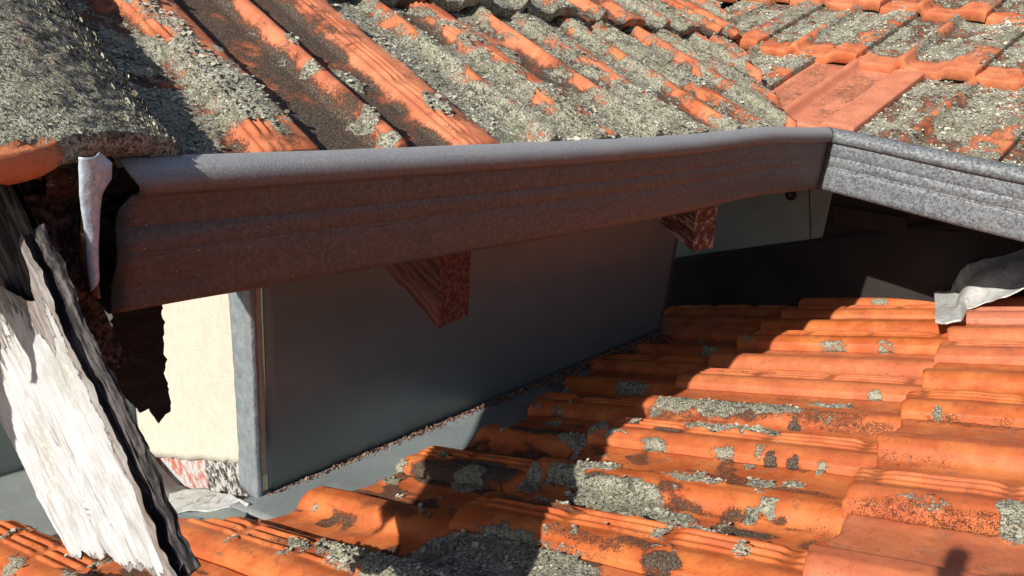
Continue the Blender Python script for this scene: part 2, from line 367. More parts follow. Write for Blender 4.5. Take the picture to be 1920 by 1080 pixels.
LC = [lb(1740, 968, .008, .14, .50), lb(1700, 860, .008, .10, .42), lb(1600, 800, .012, .1, .55), lb(1830, 790, .012, .12, .55), lb(1240, 1045, .010, .035, 1.1), lb(1390, 992, .010, .055, .95), lb(1487, 797, .011, .011, 1.2), lb(1442, 855, .012, .014, 1.1), lb(1482, 857, .011, .012, 1.1), lb(1120, 905, .02, .07, .9), lb(1000, 935, .012, .12, .7),
      lb(1250, 905, .012, .04, .7), lb(900, 870, .035, .12, .95), lb(820, 880, .03, .1, .9), lb(1000, 800, .016, .10, .9), lb(1120, 735, .016, .07, .8), lb(1380, 755, .03, .12, .75), lb(1530, 770, .02, .12, .6),
      lb(700, 930, .03, .06, .5), lb(1250, 800, .012, .04, .8), lb(560, 1020, .02, .1, .6), lb(750, 950, .02, .08, .6), lb(1100, 1000, .012, .1, .6), lb(1190, 1010, .014, .04, .7), lb(1280, 750, .02, .04, .8), lb(1400, 690, .012, .1, .5)]
def low_mask(P, u, v, hq, L, r):
    wob = (fbm(P, 34, 3, 3)-.5)[:, None]*.022*vT+(fbm(P, 34, 3, 4)-.5)[:, None]*.04*vR
    far = sstep(.55, .85, (P@vR)/TD)
    l = blob_mask(P+wob, LB, vT, vR)*(.80+.35*(fbm(P, 40, 3, 15)-.3))
    l = np.maximum(l, .62*sstep(.63, .75, fbm(P, 21, 4, 8))*sstep(2.6, 1.4, P[:, 0])*far)
    side = sstep(3.2, .8, P[:, 0]+.4)
    c = blob_mask(P+wob, LC, vT, vR)*.8
    A2 = np.stack([P@vT*34, P@vR*7, P@LN*0], 1); st = fbm(A2, 1., 4, 44)
    c = np.maximum(c, .66*sstep(.50, .62, fbm(P, 15, 3, 12))*sstep(.9, .2, hq)*sstep(2.7, 1.0, P[:, 0])*(.45+.55*far))
    c = np.maximum(c, .60*sstep(.56, .70, st)*sstep(3.4, 1.2, P[:, 0])*(.6+.4*sstep(.8, .2, hq))*(.25+.75*far))
    return l, c
L_W, L_G = .563, .72
TD = .60
_ct = np.array([.3, 1.2, 1.30, 1.44, 1.51, 1.82, 2.1, 2.39, 2.72, 3.05, 4.01, 5.11, 7.])*TD
_cr = np.array([4.3, 4.1, 3.3, 3.05, 2.84, 2.74, 2.65, 2.59, 2.54, 2.50, 2.66, 2.90, 3.2])*TD
base_off = .065
def low_origin(T, R): return T*vT+R*vR+LN*(LD-base_off)
BUTTS = {0: 4.25*TD, 3: .645*TD, 2: 1.85*TD, 1: 3.05*TD, 4: (.645-1.2)*TD, 5: (.645-2.4)*TD}
# right edge of a tile (its ribs) measured along T
for dry in (True, False):
    if not dry: resolve(LB, LC)
    for course, t0 in ((0, .93), (1, 1.80), (2, 1.80), (3, 1.35), (4, 1.80), (5, 1.35)):
        if course == 1: t0 = 1.80-.47
        rb = BUTTS[course]
        for k in range(-3, 9):
            Tr = (t0+.938*k)*TD                        # T of the right edge
            if course in (4, 5) and (Tr < -1.2 or Tr > 4.6): continue
            if course == 0 and Tr > .95*TD: continue
            Tl = Tr+L_W; O = low_origin(Tl, rb-L_G-.05)
            c = O+(-vT)*L_W/2+vR*(L_G*.6)
            pc = W.T@c
            if pc[2] < .02 and course < 3: continue
            px = pc[:2]/max(pc[2], .05)*FPX+[960, 540]
            if px[0] < -900 or px[0] > 2900 or px[1] > 2300: 
                if course not in (4, 5): continue
            if Tr < -.8 or Tr > 4.0: continue
            near = max(.15, pc[2]); res = float(np.clip(.0032*near, .0032, .0075)) if course < 4 else .008
            vend = None
            if course in (0, 1):
                R0 = rb-L_G-.05
                sd = 100+k
                def vend(u, Tl=Tl, R0=R0, sd=sd): 
                    t = Tl-u; return np.maximum(.03, np.interp(t, _ct, _cr)-R0)+.016*(vnoise(np.stack([u*14, u*0+sd, u*0], 1), sd)-.5)
            sd = 10*course+k+40
            tn = {3: [.35, .1, .0, .25, .75, .15][k % 6], 2: .12*((k*7) % 3), 1: .05}.get(course, .1)
            # a tile that dives under the lead sheet and the back wall is left out
            make_tile(lower, O, -vT, vR, LN, L_W, L_G, L_G+.05, res, low_mask, M['tile_low'], tn, tilt=.04, H=.044, vend=vend, seed=sd, lobes=1.15, endnoise=.006, dry=dry)

# ---- upper left roof ------------------------------------------------------
UPW, UPG = .413, .77
upA = thing('tiled_roof', 'upper roof slope on the left, lichen crusted terracotta tiles above the long shaded gutter', 'roof', PA)
def hitA(x, y): return at_plane(x, y, NA, NA@PA)
def hitB(x, y): return at_plane(x, y, NB, NB@PB)
def ab(x, y, ra, rb_, s=1.): return ((x, y), ra, rb_, s)
AB = [ab(815, 185, .035, .055, 1.15), ab(685, 232, .03, .04, 1.1), ab(730, 262, .02, .02, 1.), ab(655, 150, .025, .06, 1.), ab(580, 130, .02, .03, .9), ab(540, 70, .012, .02, 1.), ab(740, 90, .02, .08, 1.),
      ab(1100, 80, .03, .09, 1.1), ab(1180, 170, .03, .09, 1.1), ab(460, 190, .05, .06, .9)]
ABARE = [ab(480, 250, .05, .06), ab(570, 265, .05, .03), ab(300, 50, .02, .05), ab(790, 40, .03, .05), ab(1100, 150, .015, .05)]
def up_mask(P, u, v, hq, L, r):
    X = P[:, 0]; wob = (fbm(P, 20, 3, 3)-.5)[:, None]*.05*GA+(fbm(P, 20, 3, 4)-.5)[:, None]*.05*UA
    n1 = fbm(P*np.array([1, .8, .8]), 6, 4, 21); n2 = fbm(P, 22, 3, 31)
    heavy = np.interp(X, [.2, .45, .62, .68, .72, 1.06, 1.12, 1.9, 2.6, 3.2], [.82, .76, .62, .22, .0, -.03, .66, .64, .54, .50])
    l = heavy+(n1-.5)*1.5+(n2-.5)*1.0+.04
    l -= np.where(X > 1.1, .22, .12)*sstep(.6, .95, hq)*sstep(.45, .55, fbm(P, 7, 2, 77))
    l -= .55*blob_mask(P+wob, ABARE, GA, UA)
    l -= .5*sstep(.02, 0., L-v)*(X < .75)
    l = np.maximum(l*.95, blob_mask(P+wob, AB, GA, UA)*.95)
    c = .24+.50*sstep(.55, .0, hq)+(n2-.5)*.9+(fbm(P, 9, 3, 51)-.5)*.9
    return np.clip(l, 0, 1), np.clip(c, 0, 1)
aoff = -(TH+.02)
def valley_clip(P):
    # tiles of the left slope are cut along the valley: X <= 2.45 + 1.15 (Y - 1.07)
    P = P.copy(); lim = 2.47+1.12*(P[..., 1]-1.07)+.02*(vnoise(P*9, 4)-.5); ex_ = np.maximum(0, P[..., 0]-lim)
    P = P-GA*ex_[..., None]-NA*np.minimum(ex_*5, .05)[..., None]
    lim = np.minimum(-.12, -.52+.5*(P[..., 1]-1.1))+.03*(vnoise(P*8, 5)-.5); ex_ = np.maximum(0, lim-P[..., 0])
    return P+GA*ex_[..., None]-NA*np.minimum(ex_*5, .03)[..., None]
for dry in (True, False):
    if not dry: resolve(AB, ABARE)
    for row in range(4):
        for k in range(-1, 9):
            Xl = .683-2*UPW+k*UPW+(.0 if row % 2 == 0 else .0)
            Xl = .27+(k-1)*UPW+(0.5*UPW if row % 2 else 0)
            if row > 0 and Xl < -.6: continue
            # stop at the valley: eave corner X=2.62 ; the valley runs up at 45 degrees
            yl = (1.082 if k > 1 else 1.10)+row*UPG*.936
            O = PA+GA*((Xl-PA[0])/GA[0])+UA*((yl-1.10)/UA[1]+UPG+.05)*1.0+NA*aoff
            xc = Xl+UPW/2
            if xc > 2.72+(yl-1.1)*.95+.30: continue
            def vend(u, Xl=Xl, yl=yl, sd=k): return np.full(len(u), UPG+.05)
            d = np.linalg.norm(O+UA*-.3); res = float(np.clip(.0036*d, .0042, .0085))
            tn = [.0, .1, .25, .05, .2][(k+row) % 5]
            # cut the corner tiles along the valley: width limit by v
            make_tile(upA, O, GA, -UA, NA, UPW, UPG, UPG+.05, res, up_mask, M['tile_up'], tn, seed=300+row*20+k, lobes=.85 if row < 2 else .4, up=True, H=.040, thick=.034, clip=valley_clip, dry=dry)

# ---- upper right roof -----------------------------------------------------
upB = thing('tiled_roof', 'upper roof slope on the right, mossy tiles above the bright sunlit gutter', 'roof', PB)
BW, BG = .455, .605
def upb_mask_factory(bare, row0=False):
    def f(P, u, v, hq, L, r):
        n1 = fbm(P, 6, 4, 23); n2 = fbm(P, 24, 3, 33); n3 = fbm(P, 11, 3, 35)
        if bare:
            return np.clip((n2-.62)*1.2+.2*sstep(.08, 0, L-v), 0, .5), np.clip(.50*sstep(.2, 0, hq)*sstep(.25, .55, np.abs(0*u)+n1)+(n2-.5)*.3, 0, 1)*.85
        endf = sstep(.02, .16, (L-v)+(n3-.5)*.14)
        endf = np.maximum(endf, 1. if row0 else 0.)
        l = .34+.24*endf+(n1-.5)*.7+(n2-.5)*.7-.22*sstep(.6, .9, hq)*sstep(.42, .55, n3)-.2*(1-endf)
        c = .52+.2*sstep(.6, .1, hq)*endf+(n2-.5)*.9-.45*(1-endf)-.3*sstep(.6, .9, hq)*sstep(.45, .6, n3)
        return np.clip(l, 0, 1), np.clip(c, 0, 1)
    return f
for row in range(4):
    for k in range(-2, 7):
        Yl = .985+BW*k+(.28 if row % 2 else 0)      # left edge of the tile is the larger Y; the tile spans Yl .. Yl-BW
        xl = 2.735+row*BG*.936
        yc = Yl-BW/2
        if yc > 1.12+(xl-2.72)*1.05+.62 or yc < -1.4: continue
        O = PB+GB*((Yl-PB[1])/GB[1])+UB*((xl-PB[0])/UB[0]+BG+.05)+NB*aoff
        bare = (row == 0 and k == 1)
        res = .0078
        make_tile(upB, O, -GB, -UB, NB, BW, BG, BG+.05, res, upb_mask_factory(bare, row == 0), M['tile_up'], .55 if bare else [.1, .2, 0][(k+row) % 3], seed=500+row*20+k, lobes=.12 if bare else .8, relief=.3 if bare else 1.1, up=True, H=.040, thick=.046)

# ---- cap tile at the left verge -------------------------------------------
def verge_cap(y0, lng, seed):
    n = 90; m_ = 110; a = np.linspace(math.pi*1.0, 0, n); L = lng
    v = np.linspace(0, 1, m_)
    ex, ev, en = GA, -UA, NA
    O = PA+GA*(.145-.27)+UA*((y0-1.10)/UA[1]+L)+NA*.008
    rx = .275; rz = .060
    cu = rx*np.sign(np.cos(a))*np.abs(np.cos(a))**.9; ch = rz*np.sin(a)**.55
    rows = []
    Lu = L-.10*sstep(.02, .27, cu)+.012*(vnoise(np.stack([cu*16, cu*0, cu*0], 1), seed)-.5)
    for t in v: rows.append((cu*(1+.04*t), t*Lu, ch*(1+.05*t)+.012*t-.03*sstep(.1, .27, cu)))
    for dv, dz in ((.004, .008), (.006, .018), (.005, .030), (-.01, .046)): rows.append((cu*1.04, Lu+dv, ch*1.05+.012-.03*sstep(.1, .27, cu)-dz))
    uu, vv, hh = [np.stack([r_[i] for r_ in rows]) for i in range(3)]
    P = O+uu[..., None]*ex+vv[..., None]*ev+hh[..., None]*en
    nn = fbm(P, 7, 4, seed); n2 = fbm(P, 26, 3, seed+3)
    endd = sstep(.0, .05, (L-vv)+(n2-.5)*.06)
    lich = np.clip((.86+(nn-.5)*.7+(n2-.5)*.5)*endd, 0, 1); crust = np.clip(.3+(n2-.5)*1.2, 0, 1)*endd
    nrm_a = en*np.sin(a)[None, :, None]+ex*np.cos(a)[None, :, None]
    bumpy = fbm(P, 80, 3, 5); lm = sstep(.4, .6, lich)
    P = P+nrm_a*(lm*(.002+.011*bumpy))[..., None]+nrm_a*((fbm(P, 9, 2, 2)-.5)*.015)[..., None]
    mesh_obj('verge_cap', P.reshape(-1, 3), gridf(len(rows), n, True), M['tile_up'], upA, dict(lichen=lich, crust=crust, hgt=np.ones(lich.size), tone=np.full(lich.size, .05)))
    r = np.random.default_rng(seed); k = r.random(lm.shape)*1. < lm*.85
    nb = np.broadcast_to(nrm_a, P.shape)
    LOBES.append((P[k], nb[k], lm[k]))
verge_cap(.985, .66, 61); verge_cap(.985+.64*.936, .64, 62)

# ---- all the lichen thalli as one growth ----------------------------------
def build_lobes():
    P = np.concatenate([a[0] for a in LOBES]); Nn = np.concatenate([a[1] for a in LOBES]); r = np.random.default_rng(3); n = len(P)
    t = r.normal(size=(n, 3)); t -= (t*Nn).sum(1)[:, None]*Nn; t /= np.linalg.norm(t, axis=1)[:, None]
    s = np.cross(Nn, t); dist = np.linalg.norm(P, axis=1)
    ln = (r.uniform(.002, .0054, n)*np.clip(dist, .9, 1.5)*np.where(r.random(n) < .08, 1.7, 1.))[:, None]; wd = ln*r.uniform(.35, .7, (n, 1)); up = r.uniform(.05, .75, (n, 1))
    b = P-Nn*.001
    v = np.stack([b-s*wd*.5, b+s*wd*.5, b+t*ln*.6+Nn*ln*up*.7+s*wd, b+t*ln*.6+Nn*ln*up*.7-s*wd, b+t*ln*1.05+Nn*ln*up*.85+s*wd*.55, b+t*ln*1.05+Nn*ln*up*.85-s*wd*.55], 1)
    base = np.arange(n)[:, None]*6
    F = np.concatenate([base+[0, 1, 2, 3], base+[3, 2, 4, 5]])
    clump = fbm(P, 34, 3, 90); c2 = fbm(P, 9, 2, 91); sh = np.clip(.42+r.uniform(-.3, .3, n)+(clump-.5)*2.2+(c2-.5)*.9, 0, 1)
    tip = np.clip(.12+sh*.95, 0, 1); at = np.stack([sh*.25, sh*.25, tip*.7, tip*.7, tip, tip], 1)
    o = mesh_obj('lichen', v.reshape(-1, 3), F, M['lichen'], None, dict(shade=at), smooth=False)
    tag(o, 'pale grey green crusty lichen growing over the terracotta tiles', 'lichen', kind='stuff'); print('lobes', n)
build_lobes()

# ------------------------------------------------------------------ gutter
gut = thing('roof_gutter', 'galvanised steel eaves gutter with a mitred inside corner and torn open left end', 'gutter', CORNER+[0, 0, -.2])
GH = .215
GPROF = np.array([(-.030, -.012), (-.029, -.003), (-.020, .001), (-.010, .000), (-.001, -.003), (.007, -.009), (.013, -.018), (.015, -.027), (.013, -.035), (.008, -.040), (.001, -.042),
                  (-.001, -.046), (.0, -.050), (.000, -.0890), (-.0006, -.0895), (-.0030, -.0910), (-.0006, -.0925), (.000, -.0930), (.000, -.1240), (-.0006, -.1245), (-.0030, -.1260), (-.0006, -.1275), (.000, -.1280), (.000, -.1310), (-.0004, -.1315), (-.0022, -.1325), (-.0004, -.1335), (.000, -.1340), (.000, -.190), (.0005, -.204), (-.004, -.212), (-.014, -.215),
                  (-.17, -.212), (-.18, -.205), (-.18, -.02)])           # (outwards, up) outside skin of the quad gutter
def _dense(pr):
    out = []
    for a, b in zip(pr[:-1], pr[1:]):
        k = max(1, int(np.hypot(*(b-a))/.012)); out += [a+(b-a)*i/k for i in range(k)]
    return np.array(out+[pr[-1]])
GP = _dense(GPROF)
def run(stations, outs, mat, name, skew=None):
    rows = []
    for i, (p, o_) in enumerate(zip(stations, outs)):
        q = p+GP[:, :1]*o_+GP[:, 1:]*np.array([0, 0, 1.])
        if skew is not None: q = q+skew(i, GP)
        rows.append(q)
    V = np.stack(rows); nr, nc = V.shape[:2]
    o = mesh_obj(name, V.reshape(-1, 3), gridf(nr, nc), mat, gut, dict(lip=np.broadcast_to((.22+.78*sstep(-.026, -.008, GP[:, 1]))*(GP[:, 1] > -.0415)[None], (nr, nc)))); so = o.modifiers.new('sheet', 'SOLIDIFY'); so.thickness = .0019; so.offset = 1
    return o
GL = (CORNER[0]-.352)
ts = np.linspace(0, 1, 90); LAx = CORNER[0]-.345
OA = np.array([0, -1., 0]); OB = np.array([-1., 0, 0]); mit = OA+OB
stA = []; ouA = []
for t in ts:
    x = .345+LAx*t
    p = CORNER+GA/GA[0]*(x-CORNER[0])
    # the lip sags and bows a little, as pressed by ladders
    p = p+np.array([0, .012*math.sin(t*9)*t*(1-t)*2, .010*math.exp(-((t-.80)/.12)**2)-.004*math.sin(t*6)*(1-t)+.017*(1-t)**2])
    stA.append(p); ouA.append(OA)
ouA[-1] = mit
def skewA(i, gp):
    f = max(0, 1-i/14.)**2*1.0; d = np.zeros((len(gp), 3))
    z = gp[:, 1]
    d[:, 0] = f*(z*.16-.0+.018*np.exp(-((z+.035)/.02)**2))
    d[:, 1] = f*.008*np.sin(z*60)
    j = 1e-3*np.sin(i*.9+z*40); d[:, 1] += j
    return d
run(np.array(stA), ouA, M['steel_shaded'], 'gutter_run', skewA)
stB = [CORNER-GB/GB[1]*d for d in np.linspace(0, 1.9, 60)]; ouB = [mit]+[OB]*59
stB = [p+np.array([0, 0, .0012*math.sin(i*.35)]) for i, p in enumerate(stB)]
def flipB(): pass
o = run(np.array(stB), ouB, M['steel'], 'gutter_run')
# folded joint plate inside the corner, on the shaded run
def at_y(x, y, Y): q = wray(x, y); return q*Y/q[1]
def at_x(x, y, X): q = wray(x, y); return q*X/q[0]
# torn end strap: bent zinc and the rusty lining behind it
def ribbon(name, pts, n_off, mat, parent, nsub=10, wob=.004, seed=0):
    """pts: list of (left point, right point) pairs"""
    A_ = np.array([p[0] for p in pts]); B_ = np.array([p[1] for p in pts]); k = len(pts); t = np.linspace(0, k-1, nsub*(k-1)+1)
    f = lambda Q: np.stack([np.interp(t, np.arange(k), Q[:, i]) for i in range(3)], 1)
    a, b = f(A_), f(B_); s = np.linspace(0, 1, 9)
    V = a[:, None]*(1-s)[None, :, None]+b[:, None]*s[None, :, None]
    V = V+np.asarray(n_off)*(wob*(fbm(V, 30, 3, seed)-.5)*2)[..., None]+np.asarray(n_off)*(.012*np.sin(s*math.pi))[None, :, None]
    o = mesh_obj(name, V.reshape(-1, 3), gridf(len(t), 9), mat, parent); so = o.modifiers.new('sheet', 'SOLIDIFY'); so.thickness = .0012
    return o
st = [((148, 294), (184, 287)), ((149, 330), (207, 306)), ((149, 365), (206, 335)), ((155, 410), (190, 352)), ((163, 455), (184, 395)), ((165, 500), (182, 440)), ((170, 545), (180, 500))]
ribbon('end_strap', [(at_y(*a, .955), at_y(*b, .975)) for a, b in st], (0, -1, 0), M['strap'], gut, seed=5)
mr = NT('rusty_strip'); rc = mr.mix(mr.ramp(mr.noise(70, 5, .7), .4, .6), (.30, .10, .03), (.12, .05, .03)); rc = mr.mix(mr.ramp(mr.noise(160, 3), .55, .7), rc, (.5, .36, .22))
M['rust'] = mr.out(rc, .8, .1, mr.bump(mr.noise(200, 4), .002))
st = [((153, 395), (164, 395)), ((153, 440), (167, 445)), ((155, 490), (174, 500)), ((165, 530), (182, 540)), ((172, 552), (184, 556))]
ribbon('rusty_strip', [(at_y(*a, .965), at_y(*b, .98)) for a, b in st], (0, -1, 0), M['rust'], gut, seed=6)

# ------------------------------------------------------------------ walls below the upper roof
WA0 = np.array([.795, 1.61, -1.40]); WDIR = nrm([1, -.006, 0]); WN = np.array([WDIR[1], -WDIR[0], 0])    # corner, along, outward normal of the grey wall
TOPZ = -.16
def lowz(x, y, off=0.): return (LD-off-LN[0]*x-LN[1]*y)/LN[2]
def wallgrid(p0, direc, length, ztop, below, n_out, nu=60, nv=40, wob=.004, seed=0):
    u = np.linspace(0, length, nu); s = np.linspace(0, 1, nv); P = np.zeros((nv, nu, 3))
    xy = np.array(p0)[None, :2]+u[:, None]*np.array(direc)[None, :2]
    zb = np.array([(below if below < -1 else lowz(x, y, below)) for x, y in xy]); zt = np.array([min(ztop+9 if ztop > 5 else ztop, (NA@PA-NA[0]*x-NA[1]*y)/NA[2]-.13) for x, y in xy])
    P[..., 0] = xy[:, 0]; P[..., 1] = xy[:, 1]; P[..., 2] = zt[None, :]*(1-s[:, None])+zb[None, :]*s[:, None]
    P = P+np.asarray(n_out)*(wob*(fbm(P, 4, 2, seed)-.5)*2)[..., None]
    return P
def sheet(name, P, mat, parent=None, th=.01, flip=False, attrs=None):
    o = mesh_obj(name, P.reshape(-1, 3), gridf(P.shape[0], P.shape[1], flip), mat, parent, attrs); m = o.modifiers.new('sheet', 'SOLIDIFY'); m.thickness = th*S; m.offset = 0 if th < .003 else -1
    return o
gw = thing('clad_wall', 'smooth dark grey clad wall in the shade under the long gutter, with a bent lead corner strip', 'wall', WA0)
P = wallgrid(WA0, WDIR, 1.95, TOPZ, -1.402, WN, wob=.0025, seed=2)
# rounded fold at the corner
P = P[:, 1:]
sheet('cladding', P, M['grey_wall'], gw, .006, True)
WB = np.array([-WDIR[1], WDIR[0], 0])                                  # direction going back along the side wall
Wend = WA0+WDIR*1.95
P = wallgrid(Wend, WB, .9, TOPZ+.2, .12, WDIR, 20, 20, 0)
sheet('return_panel', P, M['grey_wall'], gw, .006, True)
# lead strip wrapping the corner on to the cream wall
s = np.linspace(0, 1, 80); zt_ = TOPZ; zb_ = -1.407; sec = []
for sv in s:
    wv = .118+.010*math.sin(sv*7)-.02*sstep(.6, 1, sv); r_ = .006
    a_ = [(wv*(1-i/14)+r_*(i/14), .0) for i in range(14)]+[(r_-r_*math.sin(t), -(r_-r_*math.cos(t))) for t in np.linspace(0, math.pi/2, 8)]+[(0-.001, -r_-.010*j/4) for j in range(1, 5)]
    z = zt_*(1-sv)+zb_*sv
    sec.append([[WA0[0], WA0[1], z]-WDIR*(.012+y_*1.)+WB*(x_-.004) if False else np.array([WA0[0], WA0[1], z])+WB*(x_-.004)+WDIR*(-.006-y_) for x_, y_ in a_])
P = np.array(sec); P = P-WDIR*(.004*(fbm(P, 26, 3, 4)-.5)*2)[..., None]
sheet('corner_strip', P, M['lead_blue'], gw, .0025, False)

# cream rendered side wall
cw = thing('rendered_wall', 'sunlit cream rendered wall behind the broken white board', 'wall', WA0+WB*.5)
CWN = -WDIR
P = wallgrid(WA0+WB*.004, WB, .96, TOPZ+.35, -1.4, CWN, 60, 60, .004, 3)
def at_x(x, y, X): q = wray(x, y); return q*X/q[0]
ya, yb_ = at_x(452, 866, WA0[0]), at_x(290, 859, WA0[0])
bz = np.interp(P[-1, :, 1], [ya[1], yb_[1]], [ya[2], yb_[2]])+(yb_[2]-ya[2])/(yb_[1]-ya[1])*np.maximum(0, P[-1, :, 1]-yb_[1])
bz += .02*(fbm(P[-1], 30, 3, 7)-.5)
P[..., 2] = P[0, :, 2][None]*(1-np.linspace(0, 1, 60))[:, None]+bz[None]*np.linspace(0, 1, 60)[:, None]
sheet('render_face', P, M['cream'], cw, .03, False)
rag = P[-1].copy()
# exposed base below the render
n = 60
top = rag+WDIR*.012; bot = rag+WDIR*.012; bot[:, 2] = [lowz(x, y, .12) for x, y in bot[:, :2]]
sp = 26
g = lambda a, b, k: a[None]*(1-np.linspace(0, 1, k))[:, None, None]+b[None]*np.linspace(0, 1, k)[:, None, None]
top[:, 2] += .03
Pb = g(top[22:], bot[22:], 12); sheet('painted_base', Pb, M['brickbase'], cw, .01, False)
Pb = g(top[:23], bot[:23], 14)-WDIR*.012*fbm(g(top[:23], bot[:23], 14), 40, 2, 5)[..., None]; sheet('flaking_base', Pb, M['flaky'], cw, .01, False)

# far wall at the left end with its tray
fw = thing('clad_wall', 'grey clad wall glimpsed beyond the broken white board at the far left edge', 'wall', WA0+WB*.95-WDIR*.3)
p0 = WA0+WB*.95-WDIR*1.6
P = wallgrid(p0, WDIR, 1.62, .3, float((wray(0, 945)*(p0[1]/wray(0, 945)[1]))[2]), WN, 20, 12, .003); sheet('cladding', P, M['grey_wall'], fw, .006, True)
a = np.array(P[-1])+WN*.012; b = a+WN*.03; b[:, 2] -= .004
a2 = a+[0, 0, .018]
Pl = np.stack([a2, a2+WN*.012, b+[0, 0, .0], b+WN*.02+[0, 0, -.01]]); sheet('drip_edge', Pl, M['strap'], fw, .004)

# back wall below the sunlit gutter
BP = np.array([3.50, 1.0, 0]); BDIR = nrm([-.03, 1, 0]); BN = np.array([-BDIR[1], BDIR[0], 0])
def at_back(x, y, off=0.): return at_plane(x, y, BN, BN@BP+off)
bw = thing('back_wall', 'dark shaded back wall under the sunlit gutter with pale sheet panel and dark lead flashing', 'wall', at_back(1500, 540))
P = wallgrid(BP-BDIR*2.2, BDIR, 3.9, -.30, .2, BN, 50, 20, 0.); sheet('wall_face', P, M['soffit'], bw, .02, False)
fl = [(1236, 640), (1240, 487), (1330, 474), (1450, 458), (1540, 446), (1749, 417), (1990, 385), (2300, 360), (2300, 640)]
top = np.array([at_back(x, y, .012) for x, y in fl[1:-1]]); bot = top.copy(); bot[:, 2] = [lowz(x, y, .12) for x, y in bot[:, :2]]; bot += BN*.02
k = np.linspace(0, len(top)-1, 60); it = lambda Q: np.stack([np.interp(k, np.arange(len(Q)), Q[:, i]) for i in range(3)], 1)
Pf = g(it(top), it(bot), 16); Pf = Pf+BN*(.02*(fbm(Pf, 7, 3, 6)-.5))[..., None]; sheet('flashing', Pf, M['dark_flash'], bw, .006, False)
pn = [(1245, 400), (1240, 500), (1541, 455), (1575, 330), (1500, 310), (1250, 330)]
V, F = slab([at_back(x, y, .006) for x, y in [(1258, 300), (1241, 495), (1519, 452), (1513, 300)]], BN, .02); bevel(mesh_obj('pale_panel', V, F, M['panel'], bw, smooth=False), .001)
V, F = slab([at_back(x, y, .004) for x, y in [(1516, 300), (1521, 452), (1541, 449), (1575, 300)]], BN, .02); bevel(mesh_obj('pale_panel', V, F, M['panel'], bw, smooth=False), .001)
# screw with washer in the panel
c = at_back(1483, 365, .008)
def disc(c, n, r, h, seg=20):
    n = nrm(n); a = nrm(np.cross(n, [0, 0, 1.])); b = np.cross(n, a); t = np.linspace(0, 2*math.pi, seg, endpoint=False)
    ring = np.cos(t)[:, None]*a+np.sin(t)[:, None]*b; V = [c+ring*r, c+ring*r+n*h*.5, c+ring*r*.75+n*h]
    V = np.concatenate(V); F = [tuple(range(2*seg, 3*seg))]+[(j*seg+i, j*seg+(i+1) % seg, (j+1)*seg+(i+1) % seg, (j+1)*seg+i) for j in (0, 1) for i in range(seg)]
    return V, F
V, F = disc(c, BN, .028, .006); w1 = mesh_obj('washer', V, F, M['dark_flash'], bw, smooth=False)
V, F = disc(c+BN*.006, BN, .010, .006, 6); mesh_obj('screw_head', V, F, M['steel_shaded'], w1, smooth=False)
# timber plate and debris in the dark gap right of the panel
wx = M['soffit']
V, F = slab([at_back(x, y, .02) for x, y in [(1562, 385), (1700, 408), (1700, 440), (1562, 420)]], BN, .05); bevel(mesh_obj('timber_plate', V, F, wx, bw, smooth=False), .002)
V, F = slab([at_back(x, y, .03) for x, y in [(1745, 440), (1760, 432), (1800, 435), (1840, 430), (1790, 447), (1755, 449)]], BN, .02); mesh_obj('splinter', V, F, wx, bw, smooth=False)

# soffits / underlay closing the roofs from below, kept under the tiles
def quad_sheet(name, pts, mat, parent, th=.02):
    V, F = slab(pts, (0, 0, 1), th); return mesh_obj(name, V, F, mat, parent, smooth=False)
def pa(x, s_, off): return PA+GA*((x-PA[0])/GA[0])+UA*s_+NA*off
quad_sheet('underlay', [pa(-.05, .04, -.10), pa(3.0, .04, -.10), pa(5.6, 2.6, -.10), pa(-.05, 2.6, -.10)], M['under'], upA)
def pb(y, s_, off): return PB+GB*((y-PB[1])/GB[1])+UB*s_+NB*off
quad_sheet('underlay', [pb(-1.3, .04, -.10), pb(-1.3, 2.6, -.10), pb(3.6, 2.6, -.10), pb(1.15, .04, -.10)], M['under'], upB)
t = [low_origin(-.8, -1.3)-LN*.034, low_origin(4.2, -1.3)-LN*.034, low_origin(4.2, 1.95)-LN*.034, low_origin(-.8, 1.95)-LN*.034]
quad_sheet('underlay', t, M['under'], lower)
# horizontal soffits behind the gutters
zA = CORNER[2]-.02
# rafter tails
def rafter(p_face, wid, mat_side, mat_end, low, face_px, side_px, Yf):
    pass
tw = wood('weathered_red_timber', 'plain', UA); tp = wood('peeling_red_timber', 'peel', UA)
def rafter_tail(corners_px, Yf, depth, mat, matside):
    """end face traced on a vertical plane parallel to the gutter, extruded up the roof slope"""
    e = np.array([at_y(x, y, Yf) for x, y in corners_px]); n_ = 40
    back = e+UA*depth
    k = len(e); rows = []
    for t in np.linspace(0, 1, n_): rows.append(e*(1-t)+back*t)
    # finer ring
    ring = []
    for i in range(k): ring += [(i, j/10) for j in range(10)]
    R = np.stack([np.stack([r_[i]*(1-f)+r_[(i+1) % k]*f for i, f in ring]) for r_ in rows]); nr, nc = R.shape[:2]
    cen = R.mean(1, keepdims=True); R = R+(R-cen)*.10*(fbm(R*np.array([3, .4, 1.2]), 22, 3, 8)-.5)[..., None]
    idx = np.arange(nr*nc).reshape(nr, nc); F = []
    for i in range(nr-1):
        for j in range(nc): F.append((idx[i, j], idx[i+1, j], idx[i+1, (j+1) % nc], idx[i, (j+1) % nc]))
    F.append(tuple(idx[0][::1])); F.append(tuple(idx[-1][::-1]))
    me = mesh_obj('rafter_tail', R.reshape(-1, 3), F, mat, upA, smooth=False)
    return me
rafter_tail([(823, 420), (823, 617), (878, 592), (886, 410)], 1.235, .75, tw, tp)
rafter_tail([(1306, 345), (1300, 472), (1336, 464), (1353, 335)], 1.235, .75, tp, tp)

